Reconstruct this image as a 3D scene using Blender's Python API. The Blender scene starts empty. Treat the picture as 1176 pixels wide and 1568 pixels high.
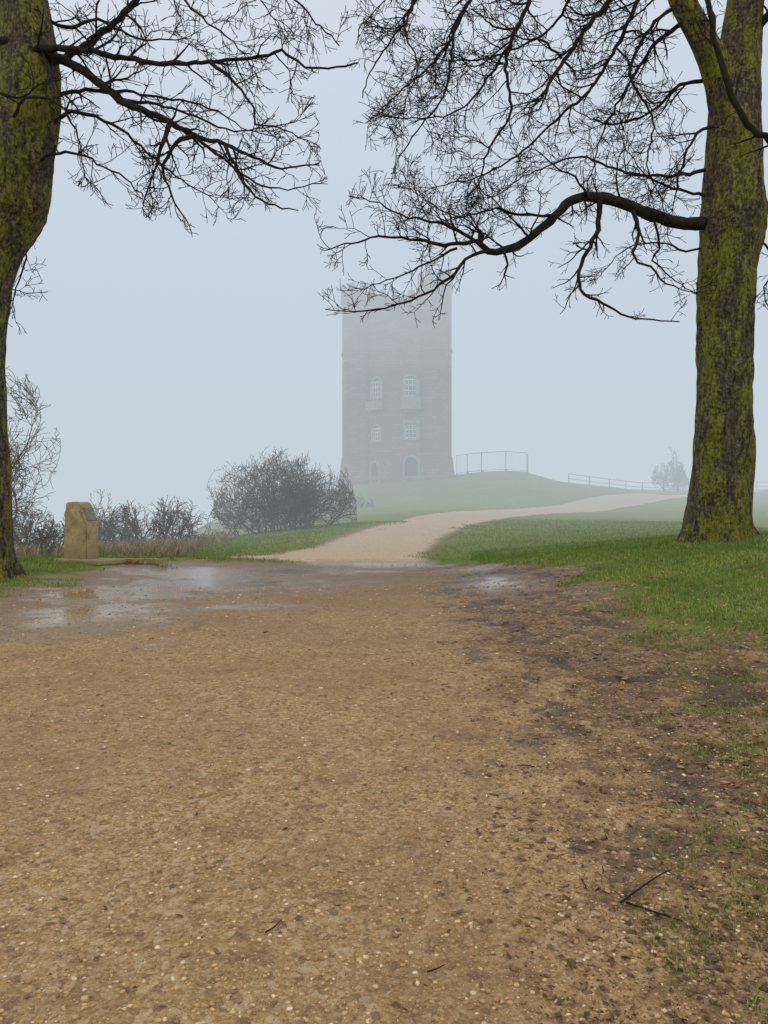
import bpy, math, random
import numpy as np
from mathutils import Vector, Matrix
random.seed(7); rng=np.random.default_rng(11)
scene=bpy.context.scene
F=1132.0
def S(px,py,D):   # surveyed bearing / elevation at range D (metres) -> world
    return Vector(((px-588)/F*D, D, 1.5-(py-784)/F*D))

# ------------------------------------------------------------ helpers
def new_obj(name,verts,faces,mat=None,smooth=False,parent=None):
    me=bpy.data.meshes.new(name); me.from_pydata([tuple(v) for v in verts],[],faces); me.update()
    if smooth: me.polygons.foreach_set('use_smooth',[True]*len(me.polygons))
    ob=bpy.data.objects.new(name,me); scene.collection.objects.link(ob)
    if mat: me.materials.append(mat)
    if parent: ob.parent=parent
    return ob
def empty(name,loc=(0,0,0),rotz=0):
    e=bpy.data.objects.new(name,None); scene.collection.objects.link(e); e.location=loc; e.rotation_euler=(0,0,rotz); e.empty_display_size=.3
    return e
def np_obj(name,V,Fc,mat,smooth=False,attr=None):
    me=bpy.data.meshes.new(name); n=len(V); m,k=Fc.shape
    me.vertices.add(n); me.vertices.foreach_set('co',V.astype(np.float32).ravel())
    me.loops.add(m*k); me.loops.foreach_set('vertex_index',Fc.astype(np.int32).ravel())
    me.polygons.add(m); me.polygons.foreach_set('loop_start',np.arange(0,m*k,k,dtype=np.int32))
    me.update(calc_edges=True); me.validate()
    if smooth: me.polygons.foreach_set('use_smooth',[True]*len(me.polygons))
    if attr:
        for a,v in attr.items():
            at=me.attributes.new(a,'FLOAT','POINT'); at.data.foreach_set('value',v.astype(np.float32))
    me.materials.append(mat)
    ob=bpy.data.objects.new(name,me); scene.collection.objects.link(ob); return ob

class NT:
    def __init__(s,name):
        s.mat=bpy.data.materials.new(name); s.mat.use_nodes=True; s.t=s.mat.node_tree; s.t.nodes.clear()
        s.out=s.t.nodes.new('ShaderNodeOutputMaterial'); s.geo=s.t.nodes.new('ShaderNodeNewGeometry')
    def L(s,a,b): s.t.links.new(a,b)
    def put(s,sock,v):
        if hasattr(v,'links'): s.L(v,sock)
        else: sock.default_value=v
    def math(s,op,a,b=0.0,c=None,clamp=False):
        n=s.t.nodes.new('ShaderNodeMath'); n.operation=op; n.use_clamp=clamp
        s.put(n.inputs[0],a); s.put(n.inputs[1],b)
        if c is not None: s.put(n.inputs[2],c)
        return n.outputs[0]
    def noise(s,scale,detail=4,rough=.55,vec=None,col=False):
        n=s.t.nodes.new('ShaderNodeTexNoise'); n.inputs['Scale'].default_value=scale; n.inputs['Detail'].default_value=detail; n.inputs['Roughness'].default_value=rough
        s.L(vec if vec else s.geo.outputs['Position'],n.inputs['Vector']); return n.outputs[1 if col else 0]
    def voro(s,scale,out='Distance',vec=None):
        n=s.t.nodes.new('ShaderNodeTexVoronoi'); n.inputs['Scale'].default_value=scale
        s.L(vec if vec else s.geo.outputs['Position'],n.inputs['Vector']); return n.outputs[out]
    def mapr(s,v,a,b,c=0.,d=1.,smooth=True):
        n=s.t.nodes.new('ShaderNodeMapRange'); n.interpolation_type='SMOOTHSTEP' if smooth else 'LINEAR'
        s.put(n.inputs[0],v); n.inputs[1].default_value=a; n.inputs[2].default_value=b; n.inputs[3].default_value=c; n.inputs[4].default_value=d
        return n.outputs[0]
    def mix(s,f,a,b):
        n=s.t.nodes.new('ShaderNodeMix'); n.data_type='RGBA'
        s.put(n.inputs[0],f)
        for i,v in ((6,a),(7,b)):
            if hasattr(v,'links'): s.L(v,n.inputs[i])
            else: n.inputs[i].default_value=(*v,1)
        return n.outputs[2]
    def ramp(s,f,stops):
        n=s.t.nodes.new('ShaderNodeValToRGB'); e=n.color_ramp.elements
        while len(e)<len(stops): e.new(.5)
        for i,(p,c) in enumerate(stops): e[i].position=p; e[i].color=(*c,1)
        s.L(f,n.inputs[0]); return n.outputs[0]
    def attr(s,name):
        n=s.t.nodes.new('ShaderNodeAttribute'); n.attribute_name=name; return n.outputs['Fac']
    def scalev(s,v):
        n=s.t.nodes.new('ShaderNodeVectorMath'); n.operation='MULTIPLY'; s.L(s.geo.outputs['Position'],n.inputs[0]); n.inputs[1].default_value=v; return n.outputs[0]
    def bump(s,h,dist,strength=1.,normal=None):
        n=s.t.nodes.new('ShaderNodeBump'); s.put(n.inputs['Strength'],strength); n.inputs['Distance'].default_value=dist; s.L(h,n.inputs['Height'])
        if normal: s.L(normal,n.inputs['Normal'])
        return n.outputs[0]
    def bsdf(s,col,rough=.8,normal=None,spec=.5,metal=0):
        b=s.t.nodes.new('ShaderNodeBsdfPrincipled')
        if hasattr(col,'links'): s.L(col,b.inputs['Base Color'])
        else: b.inputs['Base Color'].default_value=(*col,1)
        s.put(b.inputs['Roughness'],rough); s.put(b.inputs['Specular IOR Level'],spec); b.inputs['Metallic'].default_value=metal
        if normal: s.L(normal,b.inputs['Normal'])
        s.L(b.outputs[0],s.out.inputs[0]); return s.mat

# numpy value noise
_perm=rng.random((256,256))
def vnoise(x,y):
    xi=np.floor(x).astype(int); yi=np.floor(y).astype(int); fx=x-xi; fy=y-yi
    fx=fx*fx*(3-2*fx); fy=fy*fy*(3-2*fy)
    g=lambda a,b:_perm[a&255,b&255]
    return (g(xi,yi)*(1-fx)+g(xi+1,yi)*fx)*(1-fy)+(g(xi,yi+1)*(1-fx)+g(xi+1,yi+1)*fx)*fy-.5
def fbm(x,y,f,o=3):
    r=0;a=1
    for i in range(o): r=r+a*vnoise(x*f+i*17.3,y*f+i*9.1); f*=2.1; a*=.5
    return r

# ------------------------------------------------------------ terrain
ctl=[(-6,-8,0),(6,-8,0),(0,0,0),(-4,3,0),(4,3,.03),(-4,8,0),(0,8,0),(0,14,0),(-5,13,0),(-3,18,0),(0,19,0),(2.6,14,.1),(2.5,8,.03),(1.4,20.5,.02),
(4,8,.15),(4,12.2,.3),(4,16,.36),(7.6,17,.80),(6,12,.5),(8,9,.5),(12,14,.9),(12,20,.9),(12,3,.5),(8,2,.25),
(-8.4,15,.23),(-7.7,19,.22),(-6.6,15,.05),(-10,12,.25),(-12,18,.2),(-14,6,.3),(-8,6,.0),
(0,24,.25),(0,28,.65),(0,34,1.0),(1.9,45,1.45),(8,30,.8),(12,40,1.15),(15,60,2.1),(20,30,1.0),(31,75,3.0),(42,80,4.0),(25,50,1.6),(4,55,1.9),
(0,65,3.0),(1.3,72,4.3),(7.5,75,5.2),(13.5,75,5.5),(17.6,75,4.5),(23,78,4.2),(30,84,3.9),(1.3,80,4.5),(-4,73,3.9),(-8,62,1.6),(-14,60,.6),(-6.8,30,.33),
(-12,28,-.2),(-20,25,-.6),(-25,40,-4),(-20,60,-3),(-40,60,-10),(-40,100,-14),(-15,90,-2),(0,110,2),(20,110,3),(45,110,3.5),(80,80,3),(80,130,0),(0,160,-6),(60,200,-8),
(-100,200,-20),(100,400,-15),(0,500,-20),(-300,400,-20),(300,400,-15),(300,0,0),(-300,0,-15),(-40,0,-.5),(40,0,1),(40,40,1.8),(60,60,3),(0,-100,0),(-600,600,-30),(600,600,-20),(0,700,-25)]
C=np.array(ctl,float); cc=3.0
d2=((C[:,None,:2]-C[None,:,:2])**2).sum(-1)
n=len(C); A=np.zeros((n+1,n+1)); A[:n,:n]=np.sqrt(d2+cc*cc); A[:n,n]=1; A[n,:n]=1
A[:n,:n]-=np.eye(n)*.02
W=np.linalg.solve(A,np.append(C[:,2],0))
def H0(x,y):
    x=np.asarray(x,float); y=np.asarray(y,float); r=np.full(x.shape,W[n])
    for i in range(n): r=r+W[i]*np.sqrt((x-C[i,0])**2+(y-C[i,1])**2+cc*cc)
    return r
PA=[(-6.7,13),(-6.9,15.3),(-6.7,18.3),(-5.5,20.5),(-2.6,20.6),(1.4,20.6),(3.2,18.0),(4,16),(3.7,12.2),(3.15,8.6),(4.1,7.6),(9,6.2),(9,-10),(-14,-10),(-14,9),(-9,11)]
PB=[(-4.9,22.0),(-3.7,22.8),(-2.4,25.2),(-.8,31),(1.9,41),(7.9,52),(17.6,64),(33,80),(60,100),(60,92),(29,70),(11.7,47),(4.9,34.5),(2.5,27.7),(1.5,23.7),(1.3,20.3),(-2.6,20.3),(-2.9,21.2),(-4.9,21.7)]
def sdf(x,y,P):
    d=np.full(x.shape,1e9); ins=np.zeros(x.shape,bool)
    for i in range(len(P)):
        ax,ay=P[i]; bx,by=P[(i+1)%len(P)]; ex,ey=bx-ax,by-ay
        t=np.clip(((x-ax)*ex+(y-ay)*ey)/(ex*ex+ey*ey),0,1)
        d=np.minimum(d,np.hypot(x-ax-t*ex,y-ay-t*ey))
        if ay!=by:
            c=((ay>y)!=(by>y))&(x<(bx-ax)*(y-ay)/(by-ay)+ax); ins^=c
    return np.where(ins,d,-d)
PUD=[(-4.3,10.9,1.3,1.7),(-5.0,13.6,1.7,2.2),(-3.6,15.9,2.6,2.0),(-2.15,11.7,.85,.5),(-4.4,18.0,2.4,1.8),(-.1,20.6,2.2,1.0),(-2.0,18.6,2.6,1.2),(2.2,14.6,.9,2.4),(2.2,18,1.2,1.5),(-2.6,8.3,.3,.22)]
def masks(x,y):
    sA=sdf(x,y,PA); sB=sdf(x,y,PB); gd=np.clip(-np.maximum(sA,sB),-4,4)
    wet=np.full(x.shape,-1.)
    for i,(cx,cy,rx,ry) in enumerate(PUD):
        amp=1. if i<7 else .62
        wet=np.maximum(wet,amp-np.hypot((x-cx)/rx,(y-cy)/ry))
    mud=np.clip((x-(.75+.0*y))/1.3,-1,1)*.5+.5
    return gd,sB,wet,mud
def relief(x,y,gd,wet,mud):
    dist=np.hypot(x,y); fade=np.clip(1-(dist-25)/20,0,1)
    dirt=np.clip(-gd*2,0,1); dry=np.clip(.6-wet*1.6,0.12,1)
    rid=1-np.abs(fbm(x*1.0,y*1.3,3.2,4))*2.6
    prints=np.clip(fbm(x+3.3,y*.8,2.6,2)-.12,0,.25)
    r=fbm(x,y,5.)*.012*(.4+mud)+mud*mud*(fbm(x,y,11.,3)*.036+(rid-.5)*.020-prints*.18)
    return dirt*fade*dry*r
def Hs(x,y):
    z=H0(x,y); gd,sB,wet,mud=masks(x,y)
    dist=np.hypot(x,y); fade=np.clip(1-(dist-25)/20,0,1)
    dirt=np.clip(-gd*2,0,1); dry=np.clip(.6-wet*1.6,0,1)
    z=z+dirt*fade*dry*fbm(x,y,1.1)*.02+relief(x,y,gd,wet,mud)
    z=z+np.clip(gd*2,0,1)*fade*(fbm(x,y,1.3)*.06+.02)
    z=z+np.clip((dist-25)/30,0,1)*fbm(x,y,.12)*.25
    return z
def axis(lo,hi,lo_f,hi_f,step,g):
    a=list(np.arange(lo_f,hi_f+1e-6,step)); s=step; v=a[-1]
    while v<hi: s*=g; v+=s; a.append(v)
    s=step; v=a[0]; b=[]
    while v>lo: s*=g; v-=s; b.append(v)
    return np.array(b[::-1]+a)
xs=axis(-600,600,-2.4,3.8,.026,1.035)
ys=[1.5]
while ys[-1]<700: ys.append(ys[-1]+max(.018,.0062*ys[-1]))
back=[]; v=1.5; s=.1
while v>-120: s*=1.25; v-=s; back.append(v)
ys=np.array(back[::-1]+ys)
X,Y=np.meshgrid(xs,ys); x=X.ravel(); y=Y.ravel()
gd,sB,wet,mud=masks(x,y); Z=Hs(x,y); rel=relief(x,y,gd,wet,mud)
nx,ny=len(xs),len(ys); idx=np.arange(nx*ny).reshape(ny,nx)
Fq=np.stack([idx[:-1,:-1],idx[:-1,1:],idx[1:,1:],idx[1:,:-1]],-1).reshape(-1,4)

g=NT('ground_soil_grass')
n_big=g.noise(.55,5); n_mid=g.noise(3.2,6,.65); n_edge=g.noise(2.3,6,.65); n_grit=g.noise(75,5,.7); n_f=g.noise(20,5,.65)
cell=g.voro(62,'Color'); sep=g.t.nodes.new('ShaderNodeSeparateColor'); g.L(cell,sep.inputs[0]); vd=g.voro(62)
cell2=g.voro(30,'Color'); sep2=g.t.nodes.new('ShaderNodeSeparateColor'); g.L(cell2,sep2.inputs[0])
vd2=g.voro(30)
gc=g.ramp(n_grit,[(.32,(.14,.076,.024)),(.44,(.39,.245,.082)),(.56,(.57,.38,.145)),(.70,(.80,.63,.36))])
peb=g.ramp(sep.outputs[0],[(0,(.18,.105,.038)),(.5,(.48,.315,.12)),(.85,(.60,.43,.195)),(1,(.82,.70,.47))])
gc=g.mix(.45,gc,peb)
gc=g.mix(g.mapr(sep2.outputs[1],.84,.88,0,.6),gc,(.68,.53,.30))
gc=g.mix(g.mapr(sep2.outputs[2],.90,.93,0,.6),gc,(.15,.085,.035))
gc=g.mix(g.mapr(n_big,.38,.66,0,.5),gc,(.33,.195,.07))
gc=g.mix(g.mapr(n_mid,.50,.68,0,.42),gc,(.23,.132,.05))
gc=g.mix(g.mapr(g.noise(9,5,.7),.56,.66,0,.45),gc,(.13,.072,.028))
gc=g.mix(g.mapr(g.noise(1.1,6,.7,vec=g.scalev((1.6,.8,1))),.58,.66,0,.35),gc,(.15,.09,.042))
mc=g.ramp(g.math('ADD',g.math('MULTIPLY',n_f,.6),g.math('MULTIPLY',n_grit,.4)),[(.36,(.055,.028,.012)),(.47,(.20,.112,.045)),(.58,(.40,.25,.11)),(.70,(.62,.45,.25))])
mc=g.mix(g.mapr(g.noise(6,6,.7),.46,.58,0,.65),mc,(.10,.052,.023))
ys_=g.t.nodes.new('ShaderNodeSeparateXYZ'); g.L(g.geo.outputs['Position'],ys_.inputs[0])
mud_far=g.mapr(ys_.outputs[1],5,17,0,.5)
mf=g.math('ADD',g.attr('mud'),g.math('MULTIPLY',g.math('SUBTRACT',n_edge,.5),2.6))
mf=g.mapr(mf,.45,.95,0,.9)
mf=g.math('MAXIMUM',mf,mud_far)
soil=g.mix(mf,gc,mc)
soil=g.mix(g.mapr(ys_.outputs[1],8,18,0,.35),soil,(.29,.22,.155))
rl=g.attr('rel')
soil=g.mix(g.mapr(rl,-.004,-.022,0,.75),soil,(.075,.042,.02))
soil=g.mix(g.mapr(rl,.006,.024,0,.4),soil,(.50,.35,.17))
pc=g.ramp(g.noise(14,5,.7),[(.3,(.58,.42,.26)),(.7,(.82,.66,.45))])
pf=g.mapr(g.math('ADD',g.attr('pathd'),g.math('MULTIPLY',g.math('SUBTRACT',n_edge,.5),1.0)),-.1,.5)
soil=g.mix(pf,soil,pc)
wn=g.math('ADD',g.attr('wet'),g.math('MULTIPLY',g.math('SUBTRACT',g.noise(1.2,9,.74,vec=g.scalev((1,1.1,1))),.5),3.0))
wetf=g.mapr(wn,.05,.55); damp=g.mapr(wn,-.7,.2)
soil=g.mix(g.math('MULTIPLY',damp,.5),soil,(.20,.145,.10))
gsel=g.math('ADD',g.math('MULTIPLY',g.noise(.8,5),.5),g.math('MULTIPLY',g.noise(35,4,.7),.5))
grn=g.ramp(gsel,[(.35,(.085,.13,.02)),(.5,(.17,.23,.045)),(.66,(.27,.31,.09))])
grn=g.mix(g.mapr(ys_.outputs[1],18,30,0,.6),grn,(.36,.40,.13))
grn=g.mix(g.mapr(g.noise(.25,5,.6),.45,.7,0,.35),grn,(.37,.33,.14))
gf=g.mapr(g.math('ADD',g.attr('grassd'),g.math('MULTIPLY',g.math('SUBTRACT',n_edge,.5),2.8)),-.15,.4)
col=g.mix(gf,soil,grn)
h=g.math('ADD',g.math('MULTIPLY',n_grit,.5),g.math('MULTIPLY',n_f,1.6))
h=g.math('SUBTRACT',h,g.math('MULTIPLY',vd,.7)); h=g.math('SUBTRACT',h,g.math('MULTIPLY',vd2,.6))
nw=g.math('SUBTRACT',1,wetf)
nb=g.bump(h,.030,g.math('ADD',g.math('MULTIPLY',nw,.9),.05))
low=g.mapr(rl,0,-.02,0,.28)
rough=g.math('ADD',g.math('MULTIPLY',nw,g.math('SUBTRACT',g.mapr(damp,0,1,.64,.30),low)),.12)
rough=g.math('ADD',rough,g.math('MULTIPLY',gf,.3))
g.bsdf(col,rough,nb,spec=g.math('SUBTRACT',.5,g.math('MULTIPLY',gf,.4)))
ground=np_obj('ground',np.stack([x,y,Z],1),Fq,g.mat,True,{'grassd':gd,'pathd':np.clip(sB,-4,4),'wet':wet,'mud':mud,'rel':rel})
def hz(x,y): return float(Hs(np.array([x]),np.array([y]))[0])

# ------------------------------------------------------------ grass blades
def blades(name,px,py,hmin,hmax,mat):
    m=len(px); z=Hs(px,py)-.01; a=rng.random(m)*math.pi*2; w=.004+.00035*np.hypot(px,py); hh=hmin+(hmax-hmin)*rng.random(m)**1.5
    lean=(rng.random(m)-.2)*.9*hh; la=rng.random(m)*6.28
    cx,sx=np.cos(a)*w,np.sin(a)*w; mx=px+np.cos(la)*lean*.35; my=py+np.sin(la)*lean*.35; tx=px+np.cos(la)*lean; ty=py+np.sin(la)*lean
    P=np.stack([np.stack([px-cx,py-sx,z],1),np.stack([px+cx,py+sx,z],1),np.stack([mx+cx*.7,my+sx*.7,z+hh*.55],1),np.stack([tx,ty,z+hh],1)],1).reshape(-1,3)
    b=np.arange(m)*4; Fc=np.concatenate([np.stack([b,b+1,b+2],1),np.stack([b,b+2,b+3],1)])
    t=np.repeat(rng.random(m),4)
    return np_obj(name,P,Fc,mat,False,{'tint':t})
gm=NT('grass_blade'); gcol=gm.ramp(gm.attr('tint'),[(0,(.09,.16,.02)),(.5,(.19,.30,.04)),(.85,(.30,.38,.075)),(1,(.46,.42,.18))])
gcol=gm.mix(gm.mapr(gm.noise(.9,4),.4,.65,0,.55),gcol,(.105,.185,.026))
gcol=gm.mix(gm.mapr(gm.noise(3.,5,.6),.52,.68,0,.4),gcol,(.30,.27,.10))
gm.bsdf(gcol,.6,spec=.25)
def scat(nn,x0,x1,y0,y1,thr=0.,pw=1.):
    yy=y0+(y1-y0)*rng.random(nn)**pw; xx=x0+(x1-x0)*rng.random(nn)
    gd,_,_,_=masks(xx,yy); k=gd+fbm(xx,yy,1.1)*1.9+(rng.random(nn)-.5)*.6>thr
    return xx[k],yy[k]
a1=scat(190000,2.6,13,7,23,.1); a2=scat(60000,-14,-4.5,10,24.5); a3=scat(90000,-9,14,20.5,36)
tx=[];ty=[]
tl=[(3.7,7.0),(3.2,6.7),(2.9,6.2),(3.1,5.4),(3.4,5.0),(2.4,4.7),(2.15,4.3),(1.55,3.0),(1.45,2.75),(1.62,2.82),(1.5,2.6),(1.75,3.3),(1.9,3.6),(2.2,3.9),(2.5,5.6),(1.35,2.35),(1.15,2.2),(3.6,6.4),(2.9,7.4),(3.4,7.6),(3.0,7.9),(3.5,8.3),(2.8,8.6),(3.9,7.2)]
for _ in range(55): yy=2.3+rng.random()*6.5; tl.append((yy*.38+rng.random()*yy*.2,yy))
for (cx,cy) in tl:
    k=int(60+rng.random()*190); tx.append(cx+rng.normal(0,.06+.012*cy,k)); ty.append(cy+rng.normal(0,.04+.015*cy,k))
px=np.concatenate([a1[0],a2[0],a3[0]]); py=np.concatenate([a1[1],a2[1],a3[1]])
blades('grass',px,py,.02,.09,gm.mat)
blades('grass_tufts',np.concatenate(tx),np.concatenate(ty),.008,.04,gm.mat)
# rank tufts round the tree foot
k=5000; aa_=rng.random(k)*6.28; rr_=.75+rng.random(k)**1.6*.9; blades('grass_tree_foot',7.63+np.cos(aa_)*rr_,17+np.sin(aa_)*rr_,.05,.17,gm.mat)
dg=NT('dry_grass'); dg.bsdf(dg.ramp(dg.attr('tint'),[(0,(.2,.17,.08)),(1,(.45,.38,.22))]),.8)
k=16000; px=-15+11*rng.random(k); py=20.8+rng.random(k)*9; kk=(px< -6.0)&(fbm(px,py,.8)>-.1)
blades('long_dry_grass',px[kk],py[kk],.12,.5,dg.mat)

# ------------------------------------------------------------ stones, clods, leaves
ico=bpy.data.meshes.new('t'); import bmesh
bm=bmesh.new(); bmesh.ops.create_icosphere(bm,subdivisions=1,radius=1); IV=np.array([v.co[:] for v in bm.verts]); IF=np.array([[v.index for v in f.verts] for f in bm.faces]); bm.free(); bpy.data.meshes.remove(ico)
def lumps(name,px,py,r,flat,mat,sink=.3,jit=.5,smooth=True):
    m=len(px); z=Hs(px,py); nv=len(IV)
    V=IV[None]*(1+jit*(rng.random((m,nv,1))-.5)*1.); V=V*np.stack([r*(.6+.8*rng.random(m)),r*(.6+.8*rng.random(m)),r*flat*(.6+.8*rng.random(m))],1)[:,None,:]
    a=rng.random(m)*6.28; ca,sa=np.cos(a)[:,None],np.sin(a)[:,None]
    Vx=V[...,0]*ca-V[...,1]*sa; Vy=V[...,0]*sa+V[...,1]*ca
    P=np.stack([Vx+px[:,None],Vy+py[:,None],V[...,2]+(z+r*flat*(1-2*sink))[:,None]],-1).reshape(-1,3)
    Fc=(IF[None]+(np.arange(m)*nv)[:,None,None]).reshape(-1,3)
    return np_obj(name,P,Fc,mat,smooth,{'tint':np.repeat(rng.random(m),nv)})
sm=NT('gravel_stone'); sc=sm.ramp(sm.attr('tint'),[(0,(.16,.09,.035)),(.45,(.44,.285,.11)),(.85,(.60,.44,.20)),(1,(.82,.72,.50))])
sc=sm.mix(sm.mapr(sm.noise(120,3),.4,.7,0,.5),sc,(.35,.215,.08)); sm.bsdf(sc,.55)
N=30000; yy=1.9*np.exp(rng.random(N)*math.log(8.)); xx=(rng.random(N)-.5)*1.15*yy
r=(.0022+.0085*rng.random(N)**4)*(.75+.12*yy)
lumps('gravel',xx,yy,r,.5,sm.mat,.38)
mm=NT('wet_mud'); mm.bsdf(mm.ramp(mm.math('ADD',mm.math('MULTIPLY',mm.noise(40,4),.5),mm.math('MULTIPLY',mm.attr('tint'),.5)),[(.25,(.07,.036,.015)),(.5,(.19,.11,.045)),(.75,(.45,.30,.14))]),.45,mm.bump(mm.noise(150,4),.006))
N=14000; yy=2.1*np.exp(rng.random(N)*math.log(7.5)); u=rng.random(N)**.8; xx=yy*(.04+.52*u); k=(rng.random(N)<.12+.88*u)&(xx>.45)&(fbm(xx,yy,1.5)+(rng.random(N)-.5)*.4>-.05)
yy=yy[k];xx=xx[k]; r=(.004+.013*rng.random(len(xx))**4)*(.65+.18*yy)
lumps('mud_clods',xx,yy,r,.36,mm.mat,.5,1.0)
lf=NT('dead_leaf'); lf.bsdf(lf.ramp(lf.attr('tint'),[(0,(.03,.018,.01)),(.5,(.10,.05,.02)),(.9,(.26,.14,.05)),(1,(.42,.27,.12))]),.45)
N=8000; yy=2.1*np.exp(rng.random(N)*math.log(9.)); u=rng.random(N); side=rng.random(N)<.78
xx=np.where(side,yy*(.0+.55*np.sqrt(u)),yy*(-.55+.7*u)); keep=(side&(fbm(xx,yy,1.2)>-.25))|(rng.random(N)<.25); xx=xx[keep]; yy=yy[keep]; N=len(xx)
z=Hs(xx,yy)+.003; a=rng.random(N)*6.28; l=(.004+.018*rng.random(N)**2.5)*(.7+.10*yy); w=l*(.3+.4*rng.random(N)); ca,sa=np.cos(a),np.sin(a)
def lp(u,v,dz): return np.stack([xx+u*l*ca-v*w*sa,yy+u*l*sa+v*w*ca,z+dz],1)
P=np.stack([lp(-1,0,0*z),lp(-.2,-1,.006*rng.random(N)),lp(1,0,.010*rng.random(N)),lp(-.1,1,.012*rng.random(N))],1).reshape(-1,3)
b=np.arange(N)*4; Fc=np.concatenate([np.stack([b,b+1,b+2],1),np.stack([b,b+2,b+3],1)])
np_obj('fallen_leaves',P,Fc,lf.mat,False,{'tint':np.repeat(rng.random(N),4)})

# ------------------------------------------------------------ tubes & trees
class Tubes:
    def __init__(s): s.v=[]; s.f=[]
    def add(s,pts,rad,sides=4,cap=False):
        n=len(pts)
        if n<2: return
        base=len(s.v); ref=Vector((0.13,.91,.35)).normalized()
        cs=[(math.cos(2*math.pi*k/sides),math.sin(2*math.pi*k/sides)) for k in range(sides)]
        for i,p in enumerate(pts):
            t=(pts[min(i+1,n-1)]-pts[max(i-1,0)])
            if t.length<1e-9: t=Vector((0,0,1))
            t.normalize(); u=t.cross(ref)
            if u.length<.15: u=t.cross(Vector((1,0,0)))
            u.normalize(); w=t.cross(u); r=rad[i]
            for c_,s_ in cs: s.v.append((p.x+(u.x*c_+w.x*s_)*r,p.y+(u.y*c_+w.y*s_)*r,p.z+(u.z*c_+w.z*s_)*r))
        for i in range(n-1):
            for k in range(sides):
                a=base+i*sides+k; b=base+i*sides+(k+1)%sides; s.f.append((a,b,b+sides,a+sides))
        if cap: s.f.append(tuple(base+(n-1)*sides+k for k in range(sides)))
    def obj(s,name,mat,parent=None,smooth=True): return new_obj(name,s.v,s.f,mat,smooth,parent)
def rv(): return Vector((random.gauss(0,1),random.gauss(0,1),random.gauss(0,1)))
def catmull(P,step):
    out=[]; Q=[2*P[0]-P[1]]+P+[2*P[-1]-P[-2]]
    for i in range(1,len(Q)-2):
        m=max(1,int((Q[i+1]-Q[i]).length/step))
        for j in range(m):
            t=j/m; out.append(.5*((2*Q[i])+(Q[i+1]-Q[i-1])*t+(2*Q[i-1]-5*Q[i]+4*Q[i+1]-Q[i+2])*t*t+(3*Q[i]-Q[i-1]-3*Q[i+1]+Q[i+2])*t**3))
    out.append(P[-1]); return out
def grow(T,p,d,L,r,lvl,mx,inside,kink=.28,up=.03,dens=(3.4,5.8,6.5),rmin=.0066):
    seg=(.16,.13,.11,.09)[min(lvl,3)]; n=max(3,int(L/seg)); pts=[p.copy()]; d=d.normalized(); dirs=[d]
    curl=rv()*.06
    for i in range(n):
        d=(d+rv()*kink*.55+curl+Vector((0,0,up))).normalized(); p=p+d*(L/n)
        if inside and not inside(p): break
        pts.append(p); dirs.append(d)
    m=len(pts)
    if m<2: return
    rad=[max(rmin,r*(1-.72*i/(n))) for i in range(m)]
    T.add(pts,rad,3 if r<.02 else 5)
    if lvl>=mx: return
    k=int(L*dens[min(lvl,2)]+random.random())
    for j in range(k):
        t=.10+.9*(j+random.random()*.8)/max(k,1); i=min(m-1,int(t*n))
        if i<1: continue
        ax=dirs[i].cross(rv()).normalized(); ang=math.radians(random.uniform(28,62))
        cd=Matrix.Rotation(ang,3,ax)@dirs[i]
        cl=L*random.uniform(.32,.65)*(1.1-.5*t)
        if cl<.14: cl=random.uniform(.12,.26)
        grow(T,pts[i],cd,cl,max(rmin,rad[i]*.62),lvl+1,mx,inside,kink,up,dens,rmin)
def limb(T,P,r0,r1,inside,L=1.5,dens=2.2,mx=3,start=.12,sides=8,jit=.02,kink=.36,up=.02):
    L*=1.15; dens*=1.25
    pts=catmull(P,.14); n=len(pts)
    for i in range(1,n): pts[i]=pts[i]+rv()*jit*1.3
    rad=[r0+(r1-r0)*(i/(n-1))**.8 for i in range(n)]; rad=[q*(1+.10*random.uniform(-1,1)) for q in rad]
    T.add(pts,rad,sides,True)
    tot=n*.14; k=int(tot*dens)
    for j in range(k):
        t=start+(1-start)*(j+random.random())/k; i=min(n-2,int(t*n)); dr=(pts[i+1]-pts[i]).normalized()
        cd=Matrix.Rotation(math.radians(random.uniform(30,75)),3,dr.cross(rv()).normalized())@dr
        grow(T,pts[i],cd,L*random.uniform(.4,1.15),min(rad[i]*.6,.027),1,mx,inside,kink,up)
    for _ in range(3):
        dr=(pts[-1]-pts[-3]).normalized(); grow(T,pts[-1],(dr+rv()*.25),L*.8,min(r1*.9,.02),1,mx,inside,kink,up)

def bark(name,green,moss):
    b=NT(name); st=b.noise(1,6,.65,vec=b.scalev((15,15,4.0))); st2=b.noise(14,6,.75); vo=b.voro(1,vec=b.scalev((18,18,6)))
    c=b.ramp(b.math('ADD',b.math('MULTIPLY',st,.5),b.math('MULTIPLY',st2,.5)),[(.38,(.016,.012,.008)),(.5,(.10,.08,.05)),(.64,(.28,.24,.17))])
    m=b.math('ADD',b.math('MULTIPLY',b.noise(1.,6,.65,vec=b.scalev((2.8,2.8,.8))),.65),b.math('MULTIPLY',st2,.35))
    m=b.mapr(m,.5-green*.05,.57-green*.03)
    c=b.mix(b.math('MULTIPLY',m,.9),c,b.ramp(b.math('ADD',b.math('MULTIPLY',st,.5),b.math('MULTIPLY',st2,.5)),[(.38,(.04,.048,.006)),(.60,moss)]))
    c=b.mix(b.mapr(b.noise(5,4,.6),.64,.69,0,.5),c,(.32,.33,.24))
    hh=b.math('ADD',st,b.math('MULTIPLY',vo,-.7)); hh=b.math('ADD',hh,b.math('MULTIPLY',st2,.9))
    return b.bsdf(c,.85,b.bump(hh,.11,1.),spec=.25)
bark_m=bark('mossy_bark',.7,(.36,.36,.035))
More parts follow.
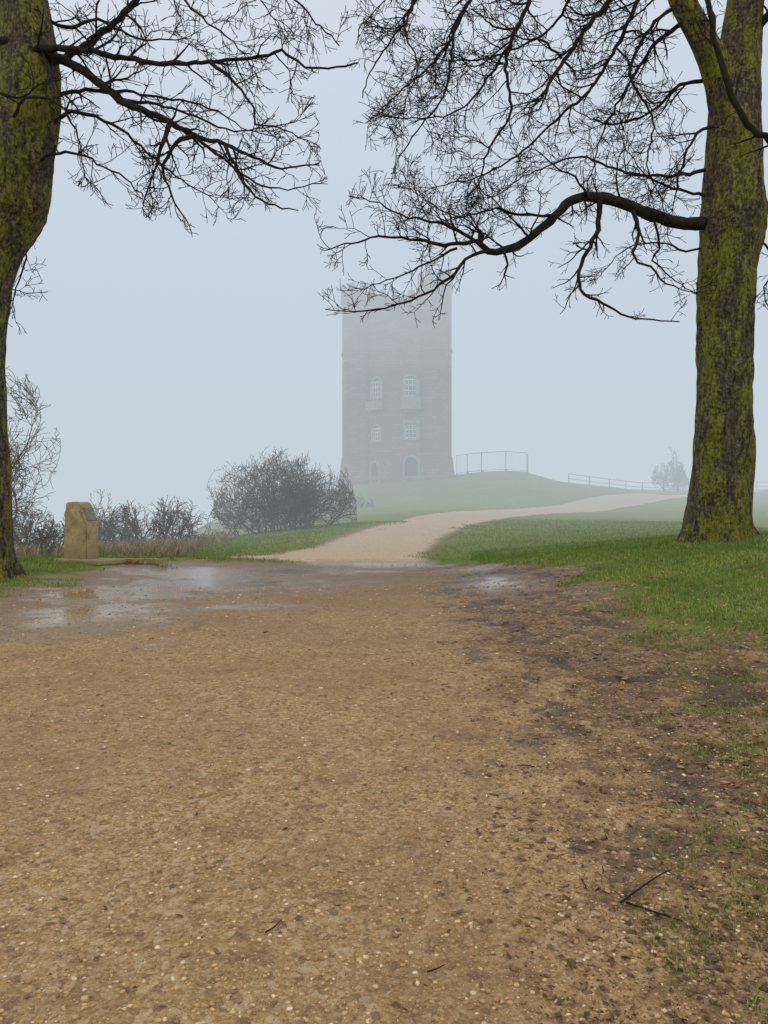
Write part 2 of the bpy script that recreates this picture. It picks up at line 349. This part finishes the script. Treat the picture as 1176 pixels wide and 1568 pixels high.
tw=NT('twig_bark'); tw.bsdf(tw.ramp(tw.noise(6,4),[(.35,(.010,.008,.006)),(.7,(.036,.03,.02))]),.85,spec=.2)
def trunk(name,P,R,parent,flare=None,seed=0.,burl=()):
    pts=catmull(P,.07); n=len(pts); sides=64
    key=np.array([0]+list(np.cumsum([(P[i+1]-P[i]).length for i in range(len(P)-1)]))); s=np.array([0]+list(np.cumsum([(pts[i+1]-pts[i]).length for i in range(n-1)]))); s=s*key[-1]/s[-1]
    rad=np.interp(s,key,R); V=[]; Fc=[]
    A_=np.arange(sides)*2*math.pi/sides
    for i,p in enumerate(pts):
        ca=np.cos(A_); sa=np.sin(A_); u=ca*2.0+seed+sa*.7; v=sa*2.+s[i]*.8+10
        r=rad[i]*(1+.20*vnoise(u,v)+.10*vnoise(u*3.1,v*2.6)+.06*vnoise(u*8,v*5.)+.03*vnoise(A_*16,v*1.2))
        if flare: r=r*(1+flare*math.exp(-s[i]/.34)*(.25+1.0*np.maximum(0,np.cos(A_*5+seed+.6*np.sin(A_*2)))**1.5))
        for k in range(sides):
            q=p+Vector((ca[k]*r[k],sa[k]*r[k],0))
            for (bp,br,ba) in burl:
                dd=(q-bp).length
                if dd<br: q=q+(q-p).normalized()*ba*(.5+.5*math.cos(math.pi*dd/br))
            V.append(q)
    for i in range(n-1):
        for k in range(sides): a=i*sides+k; b=i*sides+(k+1)%sides; Fc.append((a,b,b+sides,a+sides))
    return new_obj(name,V,Fc,bark_m,True,parent)

# right tree ---------------------------------------------------
RT=empty('bare_tree')
D=17.
base=S(1096,845,D)
trunk('trunk',[base+Vector((0,0,-.1)),S(1098,800,D),S(1104,740,D),S(1108,620,D),S(1111,500,D),S(1114,400,D),S(1122,330,D),S(1124,240,D),S(1126,150,D),S(1134,60,D),S(1146,-40,D),S(1160,-200,D+.3),S(1150,-420,D+.3),S(1170,-640,D)],
  [.74,.70,.65,.61,.59,.61,.70,.60,.52,.42,.38,.34,.25,.10],RT,flare=.85,seed=2.,burl=[(S(1085,345,D-.3),.5,.10),(S(1100,445,D-.55),.22,.05),(S(1140,560,D-.5),.3,.04)])
trunk('leader_limb',[S(1122,190,D-.1),S(1100,110,D-.2),S(1070,50,D-.3),S(1044,0,D-.4),S(1020,-90,D-.5),S(970,-220,D-.6),S(940,-400,D-.6)],[.40,.36,.30,.28,.25,.2,.1],RT,seed=5.)
yb=[0,100,200,260,300,370,520]; xb=[534,540,545,590,545,490,492]
xl=[480,520,600,660,700,780,800,850,950,1040,1080,1250]; yl=[470,508,512,518,495,488,430,488,498,503,470,500]
def inR(p):
    px=588+F*p.x/16.2; py=784-F*(p.z-1.5)/16.2
    k=18*math.sin(px*.06+p.y*3)+14*math.sin(px*.17+1+p.y*2)
    if px<np.interp(py,yb,xb)+k*.7+6: return False
    return py<np.interp(px,xl,yl)-abs(k)*.6
def SP(L,d0,d1): 
    m=len(L)-1; return [S(a,b,d0+(d1-d0)*i/m) for i,(a,b) in enumerate(L)]
T=Tubes()
limb(T,SP([(1105,345),(1075,343),(1040,341),(1000,330),(950,311),(905,301),(878,306),(850,330),(812,365),(775,383),(748,386),(736,372),(738,358)],16.9,15.6),.17,.07,inR,1.0,1.6,start=.35,sides=12,jit=.008)
for L,d0,d1,r0,r1,ll,dn in [
 ([(742,378),(700,352),(660,338),(615,330),(580,312),(560,305)],15.6,15.2,.045,.012,.9,3.6),
 ([(738,368),(690,375),(640,368),(590,362),(540,372),(505,380)],15.6,15.0,.05,.012,.9,3.8),
 ([(760,385),(720,392),(690,425),(640,455),(590,470),(540,478),(500,474)],15.6,15.4,.045,.011,.8,3.6),
 ([(700,415),(680,450),(672,490)],15.5,15.5,.02,.008,.5,4.),
 ([(770,383),(776,405),(772,422)],15.7,15.6,.03,.02,.3,2.),
 ([(700,380),(660,400),(620,420),(560,440)],15.5,16.2,.03,.01,.7,4.),
 ([(918,306),(915,350),(900,385),(887,415),(888,445),(915,462),(960,485),(1000,490),(1040,492)],16.3,15.8,.065,.012,.8,3.),
 ([(888,420),(870,460),(860,480)],16.2,16.,.02,.008,.5,3.5),
 ([(968,318),(978,355),(970,395),(995,408),(1020,435),(1055,445)],16.5,16.,.055,.011,.7,3.2),
 ([(1000,332),(1010,380),(1000,400),(1035,430),(1066,450)],16.5,17.2,.03,.010,.6,3.2),
 ([(850,330),(800,330),(760,320),(700,330),(640,300)],15.9,16.8,.035,.01,1.,3.4),
 ([(812,365),(790,340),(760,310),(735,290)],15.8,15.2,.03,.01,.8,3.),
 ([(1040,0),(985,-60),(935,0),(900,40),(870,85),(848,115),(828,150)],16.6,15.4,.10,.03,1.1,2.6),
 ([(990,-180),(900,-120),(830,-30),(803,20),(780,70),(775,115),(783,170),(750,225),(738,262)],16.5,15.5,.09,.018,1.2,2.8),
 ([(960,-240),(840,-170),(760,-60),(720,0),(697,40),(690,100),(678,150),(640,200),(612,235)],16.5,15.8,.08,.013,1.2,3.),
 ([(940,-300),(780,-230),(680,-100),(640,-10),(600,60),(570,105),(552,150)],16.5,16.5,.08,.012,1.2,3.),
 ([(1060,30),(1010,60),(962,130),(925,200),(905,265)],16.8,17.8,.06,.013,1.2,3.2),
 ([(1044,0),(990,50),(966,115),(1000,185),(992,250),(1010,300)],16.6,17.,.05,.012,1.0,3.4),
 ([(1105,190),(1066,205),(1042,260),(1030,318)],16.9,16.6,.045,.012,1.0,3.4),
 ([(1100,120),(1040,130),(1000,170),(940,190),(880,170)],16.9,17.8,.05,.012,1.1,3.),
 ([(1000,-60),(950,60),(900,140),(850,185),(800,232),(740,268),(660,288)],16.6,17.4,.06,.012,1.2,3.2),
 ([(1080,260),(1020,270),(950,262),(890,240),(820,262),(760,300)],16.9,16.,.045,.01,1.0,3.2),
 ([(980,-200),(900,-60),(860,20),(820,60),(740,90),(650,90)],16.6,17.5,.06,.012,1.2,3.2),
 ([(930,-330),(740,-200),(660,-60),(600,-10),(560,30)],16.5,17.2,.06,.012,1.2,3.),
 ([(860,90),(830,60),(800,60),(760,30)],15.8,15.2,.03,.01,.9,3.),
 ([(1160,-100),(1080,-90),(1040,-40),(990,10),(930,60)],17.2,18.,.06,.012,1.2,3.),
 ([(720,0),(690,60),(650,110),(600,150),(560,190)],16.4,16.8,.035,.010,1.0,3.2),
 ([(780,70),(740,130),(700,170),(660,180),(610,180)],15.8,15.4,.035,.010,1.0,3.2),
 ([(640,-10),(620,50),(640,100),(620,160)],16.2,15.6,.03,.010,1.0,3.2),
 ([(1080,300),(1040,290),(990,270),(960,230)],16.9,17.6,.04,.010,1.0,3.4),
 ([(900,301),(880,270),(850,255),(820,230)],16.2,15.6,.03,.010,1.0,3.2),
 ([(1080,380),(1050,385),(1010,370),(960,380),(930,410)],17,17.6,.03,.010,.8,3.2),
 ([(1230,260),(1180,215),(1152,200),(1125,155),(1105,95),(1088,30),(1080,-60)],14.4,14.,.07,.05,.9,1.6),
 ([(1150,330),(1200,310),(1260,290)],17,16.6,.12,.08,1.1,3.),
 ([(1165,370),(1190,400),(1170,440),(1180,480)],17.,16.5,.03,.01,.8,4.),
 ([(1140,60),(1180,20),(1240,-40)],17,16.6,.12,.06,1.3,2.4)]:
    limb(T,SP(L,d0,d1),r0,r1,inR,ll,dn,sides=7,jit=.012)
T.obj('branches',tw.mat,RT); print('RT verts',len(T.v))

# left tree ---------------------------------------------------
LT=empty('bare_tree.001'); D=15.
trunk('trunk',[S(-48,895,D),S(-46,830,D),S(-42,700,D),S(-40,520,D),S(-30,440,D),S(-16,390,D),S(4,330,D),S(20,260,D),S(38,180,D),S(45,110,D),S(40,40,D),S(30,-40,D),S(30,-200,D),S(60,-420,D),S(60,-650,D)],
 [.80,.72,.66,.60,.55,.56,.74,.72,.64,.58,.50,.44,.34,.2,.08],LT,flare=.45,seed=9.,burl=[(S(62,310,D-.1),.45,.12)])
yr=[-100,60,110,160,210,285,340,362]; xr=[540,546,535,470,497,508,470,300]
xl2=[-200,60,70,150,290,470,510,600]; yl2=[495,495,335,325,362,340,300,200]
def inL(p):
    px=588+F*p.x/14.6; py=784-F*(p.z-1.5)/14.6
    k=18*math.sin(px*.05+p.y*3)+14*math.sin(px*.15+1+p.y*2)
    if px>np.interp(py,yr,xr)-abs(k)*.8: return False
    return py<np.interp(px,xl2,yl2)-abs(k)*.8
T=Tubes()
for L,d0,d1,r0,r1,ll,dn in [
 ([(-30,50),(40,72),(110,76),(165,84),(240,96),(320,94),(395,88),(430,78),(465,102),(515,104),(550,96)],14.6,14.,.085,.016,1.0,2.8),
 ([(60,80),(110,98),(150,126),(195,158),(250,182),(298,208),(345,222),(385,240),(420,256),(480,252)],14.8,14.2,.11,.014,1.0,2.6),
 ([(262,186),(254,208),(240,250),(228,285)],14.4,14.2,.06,.012,.9,3.6),
 ([(298,208),(278,214),(262,230),(250,262),(270,310),(290,345)],14.3,14.6,.05,.011,.8,3.6),
 ([(345,222),(368,270),(400,308),(455,322)],14.3,14.,.04,.011,.8,3.8),
 ([(300,210),(350,250),(390,280),(440,290),(490,280)],14.3,15.,.035,.01,.7,3.8),
 ([(320,94),(362,128),(388,165),(392,188),(425,196),(470,214)],14.2,14.,.035,.01,.8,3.4),
 ([(80,95),(140,62),(190,20),(228,-30),(260,-90)],14.8,14.6,.08,.05,1.0,2.6),
 ([(60,-60),(170,-60),(260,-20),(300,20),(345,55),(372,80)],15,14.2,.05,.012,1.0,3.),
 ([(60,-120),(230,-130),(360,-70),(440,-10),(490,40),(520,70)],15,14.4,.06,.012,1.0,3.2),
 ([(80,-100),(250,-110),(330,-60),(390,-10),(420,30)],15,15.4,.05,.012,1.0,3.),
 ([(60,200),(110,172),(170,190),(215,225),(260,262),(320,300)],14.8,15.6,.05,.012,.9,3.4),
 ([(50,250),(100,232),(150,250),(200,280),(230,310)],14.8,14.2,.035,.01,.8,3.6),
 ([(60,160),(110,140),(180,140),(250,150),(320,165),(380,200)],15,15.8,.05,.012,.9,3.2),
 ([(40,20),(100,40),(150,30),(210,60),(280,60)],15,15.6,.05,.012,1.0,3.),
 ([(190,155),(240,160),(300,180),(360,200),(440,190)],14.6,15.4,.035,.01,.8,2.6),
 ([(20,180),(40,150),(90,160),(120,210),(130,270)],14.2,14.,.035,.01,.8,3.2),
 ([(-60,200),(-20,140),(30,150),(60,130)],14.0,13.8,.04,.015,.6,2.),
 ([(-10,340),(20,350),(40,385),(30,430),(12,480)],15.2,15.6,.03,.01,.6,3.8),
 ([(-30,420),(5,440),(40,448)],15.2,15.6,.02,.008,.5,4.)]:
    limb(T,SP(L,d0,d1),r0,r1,inL,ll,dn*.9,sides=7,jit=.012)
T.obj('branches',tw.mat,LT); print('LT verts',len(T.v))

# ------------------------------------------------------------ bushes / hedges
bt=NT('bush_twigs'); bt.bsdf(bt.ramp(bt.noise(2,3),[(.35,(.07,.05,.033)),(.7,(.17,.13,.08))]),.9,spec=.2)
def bush(name,cx,cy,w,hh,nst,dep=None,rm=.009,mx=3,parent=None,dens=(3.2,3.8,4.4),kink=.26):
    T=Tubes(); dep=dep or w*.7
    z0=hz(cx,cy)-.1
    def ins(p):
        u=(p.x-cx)/(w*.54); v=(p.y-cy)/(dep*.54); q=(p.z-z0)/(hh*1.06)
        return u*u+v*v+max(q,0)**2.2<1.0+.5*float(vnoise(np.array([p.x*1.1]),np.array([p.z*1.1+p.y])))
    for i in range(nst):
        a=random.random()*6.28; rr=math.sqrt(random.random()); bx=cx+math.cos(a)*rr*w*.36; by=cy+math.sin(a)*rr*dep*.36
        d=Vector((math.cos(a)*rr*.9*w/hh*.5,math.sin(a)*rr*.9*dep/hh*.5,1)); 
        p=Vector((bx,by,hz(bx,by)-.1)) 
        grow(T,p,d,hh*random.uniform(.65,1.1),.03,0,mx,ins,kink,.03,dens,rm)
    return T.obj(name,bt.mat,parent,False)
bush('hawthorn_bush',-4.85,35,6.9,4.1,50)
bush('hedge',-8.9,29,4.6,2.3,36,rm=.010)
bush('hedge.001',-11.6,31,4.2,2.6,32,rm=.010)
bush('hedge.002',-14.0,28.5,3.6,2.6,28,rm=.010)
bush('hawthorn_bush.001',-11.2,23.4,2.6,1.6,22,rm=.008)
bush('small_bare_tree',-12.3,23.4,3.8,7.0,7,rm=.008,dens=(2.4,3.2,4.),kink=.34)
bush('hawthorn_bush.002',35.5,92,4.4,5.0,14,rm=.022,mx=2)
bush('shrub',-1.9,58,2.2,1.2,14,rm=.012,mx=2)

# ------------------------------------------------------------ tower
st=NT('tower_stone'); bk=st.t.nodes.new('ShaderNodeTexBrick'); 
mp=st.t.nodes.new('ShaderNodeCombineXYZ'); sp=st.t.nodes.new('ShaderNodeSeparateXYZ'); st.L(st.geo.outputs['Position'],sp.inputs[0])
st.L(st.math('ADD',sp.outputs[0],sp.outputs[1]),mp.inputs[0]); st.L(sp.outputs[2],mp.inputs[1]); st.L(mp.outputs[0],bk.inputs['Vector'])
bk.inputs['Scale'].default_value=1.; bk.inputs['Brick Width'].default_value=.7; bk.inputs['Row Height'].default_value=.32; bk.inputs['Mortar Size'].default_value=.015
bk.inputs['Color1'].default_value=(.34,.225,.14,1); bk.inputs['Color2'].default_value=(.22,.145,.09,1); bk.inputs['Mortar'].default_value=(.13,.10,.07,1)
c=st.mix(st.mapr(st.noise(.5,5),.35,.7,0,.6),bk.outputs[0],(.18,.115,.075)); st.bsdf(c,.9,spec=.2)
pl=NT('pale_stone'); pl.bsdf(pl.ramp(pl.noise(3,4),[(.3,(.27,.22,.16)),(.7,(.40,.34,.26))]),.85)
gl=NT('window_glass'); gl.bsdf((.08,.085,.09),.1)
wf=NT('window_frame_paint'); wf.bsdf(wf.ramp(wf.noise(8),[(.3,(.7,.7,.67)),(.7,(.84,.84,.8))]),.5)
dk=NT('door_wood'); dk.bsdf(dk.ramp(dk.noise(6),[(.3,(.03,.022,.015)),(.7,(.06,.045,.03))]),.6)
TW=empty('stone_tower',(1.35,76,hz(1.3,74)-.4))
def prism(name,P,levels,mat,parent,cx=0,cy=0):
    V=[];Fc=[]; m=len(P)
    for z,s in levels:
        for a,b in P: V.append((cx+a*s,cy+b*s,z))
    for i in range(len(levels)-1):
        for k in range(m): Fc.append((i*m+k,i*m+(k+1)%m,(i+1)*m+(k+1)%m,(i+1)*m+k))
    Fc.append(tuple((len(levels)-1)*m+k for k in range(m))); return new_obj(name,V,Fc,mat,False,parent)
def box(name,cx,cy,cz,sx,sy,sz,mat,parent,rz=0):
    V=[];c,s_=math.cos(rz),math.sin(rz)
    for dz in(-.5,.5):
        for dx,dy in((-.5,-.5),(.5,-.5),(.5,.5),(-.5,.5)):
            a,b=dx*sx,dy*sy; V.append((cx+a*c-b*s_,cy+a*s_+b*c,cz+dz*sz))
    return new_obj(name,V,[(0,3,2,1),(4,5,6,7),(0,1,5,4),(1,2,6,5),(2,3,7,6),(3,0,4,7)],mat,False,parent)
plan=[(-4.1,-.6),(-1.0,-3.3),(3.7,-3.3),(4.2,1.0),(1.2,4.2),(-3.2,3.6)]
prism('walls',plan,[(-1,1.13),(0,1.13),(2.6,1.03),(2.75,1.03),(2.76,1.0),(17.6,1.0),(17.61,1.05),(18.1,1.05),(18.11,1.03),(18.4,1.03)],st.mat,TW)
circ=lambda r,m=28:[(math.cos(2*math.pi*k/m)*r,math.sin(2*math.pi*k/m)*r) for k in range(m)]
for i,(cx,cy,top) in enumerate([(-4.0,-.4,20.3),(3.75,-2.5,20.9),(-.6,4.2,20.6)]):
    prism('turret_%d'%i,circ(1.62),[(-1,1.3),(0,1.28),(2.6,1.06),(2.78,1.06),(2.79,1.0),(13.2,1.0),(13.21,1.05),(13.45,1.05),(13.46,1.0),(top-1.9,1.0),(top-1.7,1.1),(top-.9,1.1)],st.mat,TW,cx,cy)
    for k in range(8):
        a=2*math.pi*(k+.5)/8; box('merlon_%d_%d'%(i,k),cx+math.cos(a)*1.6,cy+math.sin(a)*1.6,top-.45,.3,.75,.9,st.mat,TW,a)
def wall_items(p0,p1,step,z,hh,nm):
    L=math.hypot(p1[0]-p0[0],p1[1]-p0[1]); m=int(L/step); a=math.atan2(p1[1]-p0[1],p1[0]-p0[0])
    for k in range(m):
        t=(k+.5)/m; box('%s_%d'%(nm,k),p0[0]+(p1[0]-p0[0])*t,p0[1]+(p1[1]-p0[1])*t,z,.7,.35,hh,st.mat,TW,a)
wall_items(plan[0],plan[1],1.3,18.75,.7,'parapet_a'); wall_items(plan[1],plan[2],1.3,18.75,.7,'parapet_b'); wall_items(plan[2],plan[3],1.3,18.75,.7,'parapet_c')
def window(nm,u,z0,w,hh,p0,p1,arch=True,door=False,off=1.0):
    dx,dy=p1[0]-p0[0],p1[1]-p0[1]; L=math.hypot(dx,dy); dx/=L; dy/=L; nx_,ny_=dy,-dx
    def pt(a,z,o): return (p0[0]*off+dx*(u+a)+nx_*o,p0[1]*off+dy*(u+a)+ny_*o,z)
    def outline(w,z0,z1,o):
        Q=[pt(-w/2,z0,o),pt(w/2,z0,o)]
        if arch:
            r=w/2; zc=z1-r
            for k in range(11): a=math.pi*k/10; Q.append(pt(math.cos(a)*r,zc+math.sin(a)*r,o))
        else: Q+= [pt(w/2,z1,o),pt(-w/2,z1,o)]
        return Q
    Q=outline(w,z0,z0+hh,.02); new_obj(nm+'_pane',Q,[tuple(range(len(Q)))],dk.mat if door else gl.mat,False,TW)
    A_=outline(w,z0,z0+hh,.14); B_=outline(w+.5,z0-.2,z0+hh+.25,.14); B2=outline(w+.5,z0-.2,z0+hh+.25,-.05); A2=outline(w,z0,z0+hh,-.05)
    m=len(A_); V=A_+B_+B2+A2; Fc=[]
    for k in range(m): 
        j=(k+1)%m; Fc+=[(k,j,m+j,m+k),(m+k,m+j,2*m+j,2*m+k),(k,3*m+k,3*m+j,j)]
    new_obj(nm+'_surround',V,Fc,pl.mat,False,TW)
    if not door:
        a=math.atan2(dy,dx)
        for k,f in enumerate((-.44,-.15,.15,.44)):
            q=pt(f*w,z0+hh*.45,.06); box(nm+'_bar_%d'%k,*q,.07,.05,hh*.86,wf.mat,TW,a)
        for k in range(4):
            q=pt(0,z0+.04+hh*.8*k/3,.065); box(nm+'_rail_%d'%k,*q,w*.98,.04,.07,wf.mat,TW,a)
fr=(plan[1],plan[2]); lw=(plan[0],plan[1])
window('upper_window',2.25,8.7,1.25,2.0,*fr); window('lower_window',2.3,4.6,1.15,1.5,*fr,arch=False)
window('door_arch',2.4,0.3,1.25,2.4,*fr,door=True,off=1.09)
window('upper_side_window',2.75,8.7,1.1,1.9,*lw); window('lower_side_window',2.75,4.4,.9,1.5,*lw)
window('side_arch',3.0,0.3,.9,1.9,*lw,door=True,off=1.09)
box('balcony',plan[1][0]+2.25,-3.75,7.95,2.0,.9,1.1,pl.mat,TW); box('balcony_corbel',plan[1][0]+2.25,-3.6,7.2,1.3,.6,.38,st.mat,TW)
aa=math.atan2(-2.7,3.1); q=(-4.1+3.1/4.11*2.75-.657*.45,-.6-2.7/4.11*2.75-.754*.45)
box('side_balcony',q[0],q[1],7.85,1.7,.8,.9,pl.mat,TW,aa)

# ------------------------------------------------------------ fences
ga=NT('galvanised_steel'); ga.bsdf(ga.ramp(ga.noise(5),[(.3,(.35,.36,.37)),(.7,(.5,.51,.52))]),.45,metal=.6)
wd=NT('fence_timber'); wd.bsdf(wd.ramp(wd.noise(6,4),[(.3,(.12,.10,.08)),(.7,(.24,.2,.16))]),.85)
def panels(name,pts):
    e=Tubes()
    for a,b in zip(pts[:-1],pts[1:]):
        za,zb=hz(*a),hz(*b); A=Vector((*a,za+.1)); B=Vector((*b,zb+.1)); U=Vector((0,0,1.9))
        A=A+(B-A)*.02
        for P in ([A,A+U],[B,B+U],[A+U,B+U],[A+U*.04,B+U*.04]): e.add(P,[.03]*2,6)
        m=16
        for k in range(1,m): e.add([A.lerp(B,k/m),A.lerp(B,k/m)+U],[.004]*2,3)
        for k in range(1,5): e.add([A+U*k/5,B+U*k/5],[.004]*2,3)
        f=A.copy(); e.add([f+Vector((0,-.35,-.05)),f+Vector((0,.35,-.05))],[.08]*2,6,True)
    e.obj(name,ga.mat,None,False)
panels('mesh_fence',[(7.3,74.5),(8.6,76.5),(10.0,76),(12.4,75.4),(14.4,74.6),(14.0,71.8)])
def rail(name,pts):
    e=Tubes()
    for i,(a,b) in enumerate(zip(pts[:-1],pts[1:])):
        L=math.hypot(b[0]-a[0],b[1]-a[1]); m=max(1,round(L/2.2))
        for k in range(m):
            P=[a[j]+(b[j]-a[j])*k/m for j in(0,1)]; Q=[a[j]+(b[j]-a[j])*(k+1)/m for j in(0,1)]
            A=Vector((*P,hz(*P))); B=Vector((*Q,hz(*Q))); e.add([A-Vector((0,0,.2)),A+Vector((0,0,1.05))],[.05]*2,6,True)
            for h_ in(.45,.95): e.add([A+Vector((0,-.06,h_)),B+Vector((0,-.06,h_))],[.03]*2,4)
    e.obj(name,wd.mat,None,False)
rail('post_and_rail_fence',[(20,80),(25,82),(31,83.5)]); rail('post_and_rail_fence.001',[(33,84),(38,86),(48,88),(60,92)])
e=Tubes()
for gx in (31.2,32.8):
    z=hz(gx,82.5); e.add([Vector((gx,82.5,z-.2)),Vector((gx,82.5,z+1.45))],[.11,.11],8,True)
z=hz(32,82.5)
for h_ in(.3,.55,.8,1.05,1.3): e.add([Vector((31.2,82.5,z+h_)),Vector((32.8,82.5,z+h_))],[.035]*2,5)
e.obj('field_gate',wd.mat)

# ------------------------------------------------------------ stone marker (view-point plinth)
MX,MY=-7.75,19.0; mz=hz(MX,MY)
MK=empty('stone_information_plinth',(MX,MY,mz-.03),math.radians(-24))
ss=NT('yellow_sandstone'); sn=ss.noise(4,6,.65); sf=ss.noise(30,5,.7)
sc=ss.ramp(ss.math('ADD',ss.math('MULTIPLY',sn,.6),ss.math('MULTIPLY',sf,.4)),[(.35,(.22,.16,.07)),(.5,(.42,.33,.17)),(.68,(.60,.50,.29))])
sz=ss.t.nodes.new('ShaderNodeSeparateXYZ'); ss.L(ss.geo.outputs['Position'],sz.inputs[0])
sc=ss.mix(ss.math('MULTIPLY',ss.mapr(sz.outputs[2],.9,.25),ss.mapr(sn,.4,.6,0.1,.6)),sc,(.17,.15,.06)); ss.bsdf(sc,.85,ss.bump(ss.math('ADD',sn,sf),.03,.8))
def extr(name,prof,y0,y1,mat,parent,bev=.02):
    m=len(prof); V=[(a,y0,b) for a,b in prof]+[(a,y1,b) for a,b in prof]
    Fc=[tuple(range(m)),tuple(range(2*m-1,m-1,-1))]+[((k+1)%m,k,m+k,m+(k+1)%m) for k in range(m)]
    o=new_obj(name,V,Fc,mat,False,parent); md=o.modifiers.new('b','BEVEL'); md.width=bev; md.segments=3; return o
extr('body',[(-.40,0),(.36,0),(.355,.60),(.35,1.0),(.16,1.40),(.10,1.50),(-.02,1.53),(-.30,1.52),(-.385,1.48),(-.39,.8)],-.20,.20,ss.mat,MK,.03)
extr('side_wing',[(-.36,.02),(.345,.02),(.335,.90),(.10,1.30),(-.33,1.30)],-.27,-.203,ss.mat,MK,.02)
dp=NT('dark_plaque'); dp.bsdf(dp.ramp(dp.noise(20),[(.3,(.14,.14,.13)),(.7,(.24,.24,.22))]),.3)
def sl(a,o): return (a[0]+.8*o,a[1]+.6*o)
u=[sl((.175,1.38),.006),sl((.335,1.045),.006),sl((.335,1.045),.024),sl((.175,1.38),.024)]
extr('plaque',u,-.15,.15,dp.mat,MK,.004)
extr('base_slab',[(-.5,-.05),(1.05,-.05),(1.02,.07),(-.48,.08)],-.5,.45,ss.mat,MK,.03)
lum=empty('stone_kerb',(-7.0,19.2,hz(-7.0,19.2))); 
for k in range(5): 
    box('kerb_block_%d'%k,.32*k,.06*k*(k%2)-.05*k,.03,.29,.22,.12,ss.mat,lum,.1*k)
rd=NT('red_petals'); rd.bsdf(rd.ramp(rd.noise(30),[(.3,(.35,.03,.02)),(.7,(.5,.08,.05))]),.6)
e=Tubes(); zc=hz(-6.45,18.9)+.05
for k in range(20):
    a=k/20*6.28; c_=Vector((-6.45+math.cos(a)*.15,18.9+math.sin(a)*.15,zc+random.uniform(-.01,.03))); 
    for j in range(2):
        d=rv().normalized()*.035; e.add([c_-d,c_,c_+d],[.004,.028,.004],5)
e.obj('poppy_wreath',rd.mat)

# ------------------------------------------------------------ fallen sticks
fs=Tubes()
def stick(P,r):
    pts=[Vector((a,b,hz(a,b)+r*1.0+.006)) for (a,b) in P]; q=catmull(pts,.03)
    fs.add(q,[r*(1-.5*i/max(1,len(q)-1)) for i in range(len(q))],6,True)
stick([(.93,2.90),(1.03,2.99),(1.14,3.07),(1.22,3.14)],.0045); stick([(.95,2.90),(1.02,2.81),(1.10,2.72)],.0045)
for _ in range(22):
    yy=2.4+random.random()**1.2*11; xx=yy*random.uniform(.05,.5) if random.random()<.85 else yy*random.uniform(-.45,0); a=random.random()*3.14; l=random.uniform(.03,.11)*(1+.05*yy)
    stick([(xx,yy),(xx+math.cos(a)*l*.5,yy+math.sin(a)*l*.5),(xx+math.cos(a+.15)*l,yy+math.sin(a+.15)*l)],.0022+.0004*yy)
fs.obj('fallen_twigs',tw.mat)

# ------------------------------------------------------------ fog banks
def fog(name,b0,b1,dens,col):
    m=bpy.data.materials.new(name); m.use_nodes=True; t=m.node_tree; t.nodes.clear(); o=t.nodes.new('ShaderNodeOutputMaterial')
    try: m.cycles.homogeneous_volume=True
    except Exception as ex: print(ex)
    a=t.nodes.new('ShaderNodeVolumeAbsorption'); a.inputs['Color'].default_value=(0,0,0,1); a.inputs['Density'].default_value=dens
    e=t.nodes.new('ShaderNodeEmission'); e.inputs['Color'].default_value=(*col,1); e.inputs['Strength'].default_value=dens  # fog glows by itself, standing in for ambient light scattered in it
    s=t.nodes.new('ShaderNodeAddShader'); t.links.new(a.outputs[0],s.inputs[0]); t.links.new(e.outputs[0],s.inputs[1]); t.links.new(s.outputs[0],o.inputs['Volume'])
    V=[(x,y,z) for z in(b0[2],b1[2]) for x,y in((b0[0],b0[1]),(b1[0],b0[1]),(b1[0],b1[1]),(b0[0],b1[1]))]
    new_obj(name,V,[(0,3,2,1),(4,5,6,7),(0,1,5,4),(1,2,6,5),(2,3,7,6),(3,0,4,7)],m)
fog('fog_bank',(-500,20.5,-60),(500,560,62),.0150,(.57,.65,.70))
fog('fog_bank.001',(-490,30,15),(490,550,58),.014,(.58,.655,.83))

# ------------------------------------------------------------ sky, sun, camera
w=bpy.data.worlds.new("World"); scene.world=w; w.use_nodes=True; t=w.node_tree; bg=t.nodes['Background']
sk=t.nodes.new('ShaderNodeTexSky'); sk.sky_type='NISHITA'; sk.sun_disc=False; sk.sun_elevation=math.radians(48); sk.sun_rotation=math.radians(-40); sk.dust_density=3; sk.air_density=1.
mx=t.nodes.new('ShaderNodeMix'); mx.data_type='RGBA'; mx.inputs[0].default_value=.75; t.links.new(sk.outputs[0],mx.inputs[6]); mx.inputs[7].default_value=(9.6,8.9,8.6,1)
t.links.new(mx.outputs[2],bg.inputs[0]); bg.inputs[1].default_value=.138
sl_=bpy.data.lights.new('sun','SUN'); sl_.energy=1.5; sl_.angle=math.radians(15); sl_.color=(1,.90,.74); so=bpy.data.objects.new('sun',sl_); scene.collection.objects.link(so)
az=math.radians(-40); el=math.radians(48); dv=Vector((math.sin(az)*math.cos(el),math.cos(az)*math.cos(el),math.sin(el))); so.rotation_euler=dv.to_track_quat('Z','Y').to_euler()
cd=bpy.data.cameras.new('camera'); cam=bpy.data.objects.new('camera',cd); scene.collection.objects.link(cam); cam.location=(0,0,1.5); cam.rotation_euler=(math.radians(90),0,0)
cd.sensor_fit='VERTICAL'; cd.sensor_height=36; cd.lens=36*F/1568; cd.clip_end=3000; cd.clip_start=.05
scene.camera=cam
scene.view_settings.view_transform='Standard'; scene.view_settings.look='None'; scene.view_settings.exposure=0
print('verts',sum(len(o.data.vertices) for o in bpy.data.objects if o.type=='MESH'))
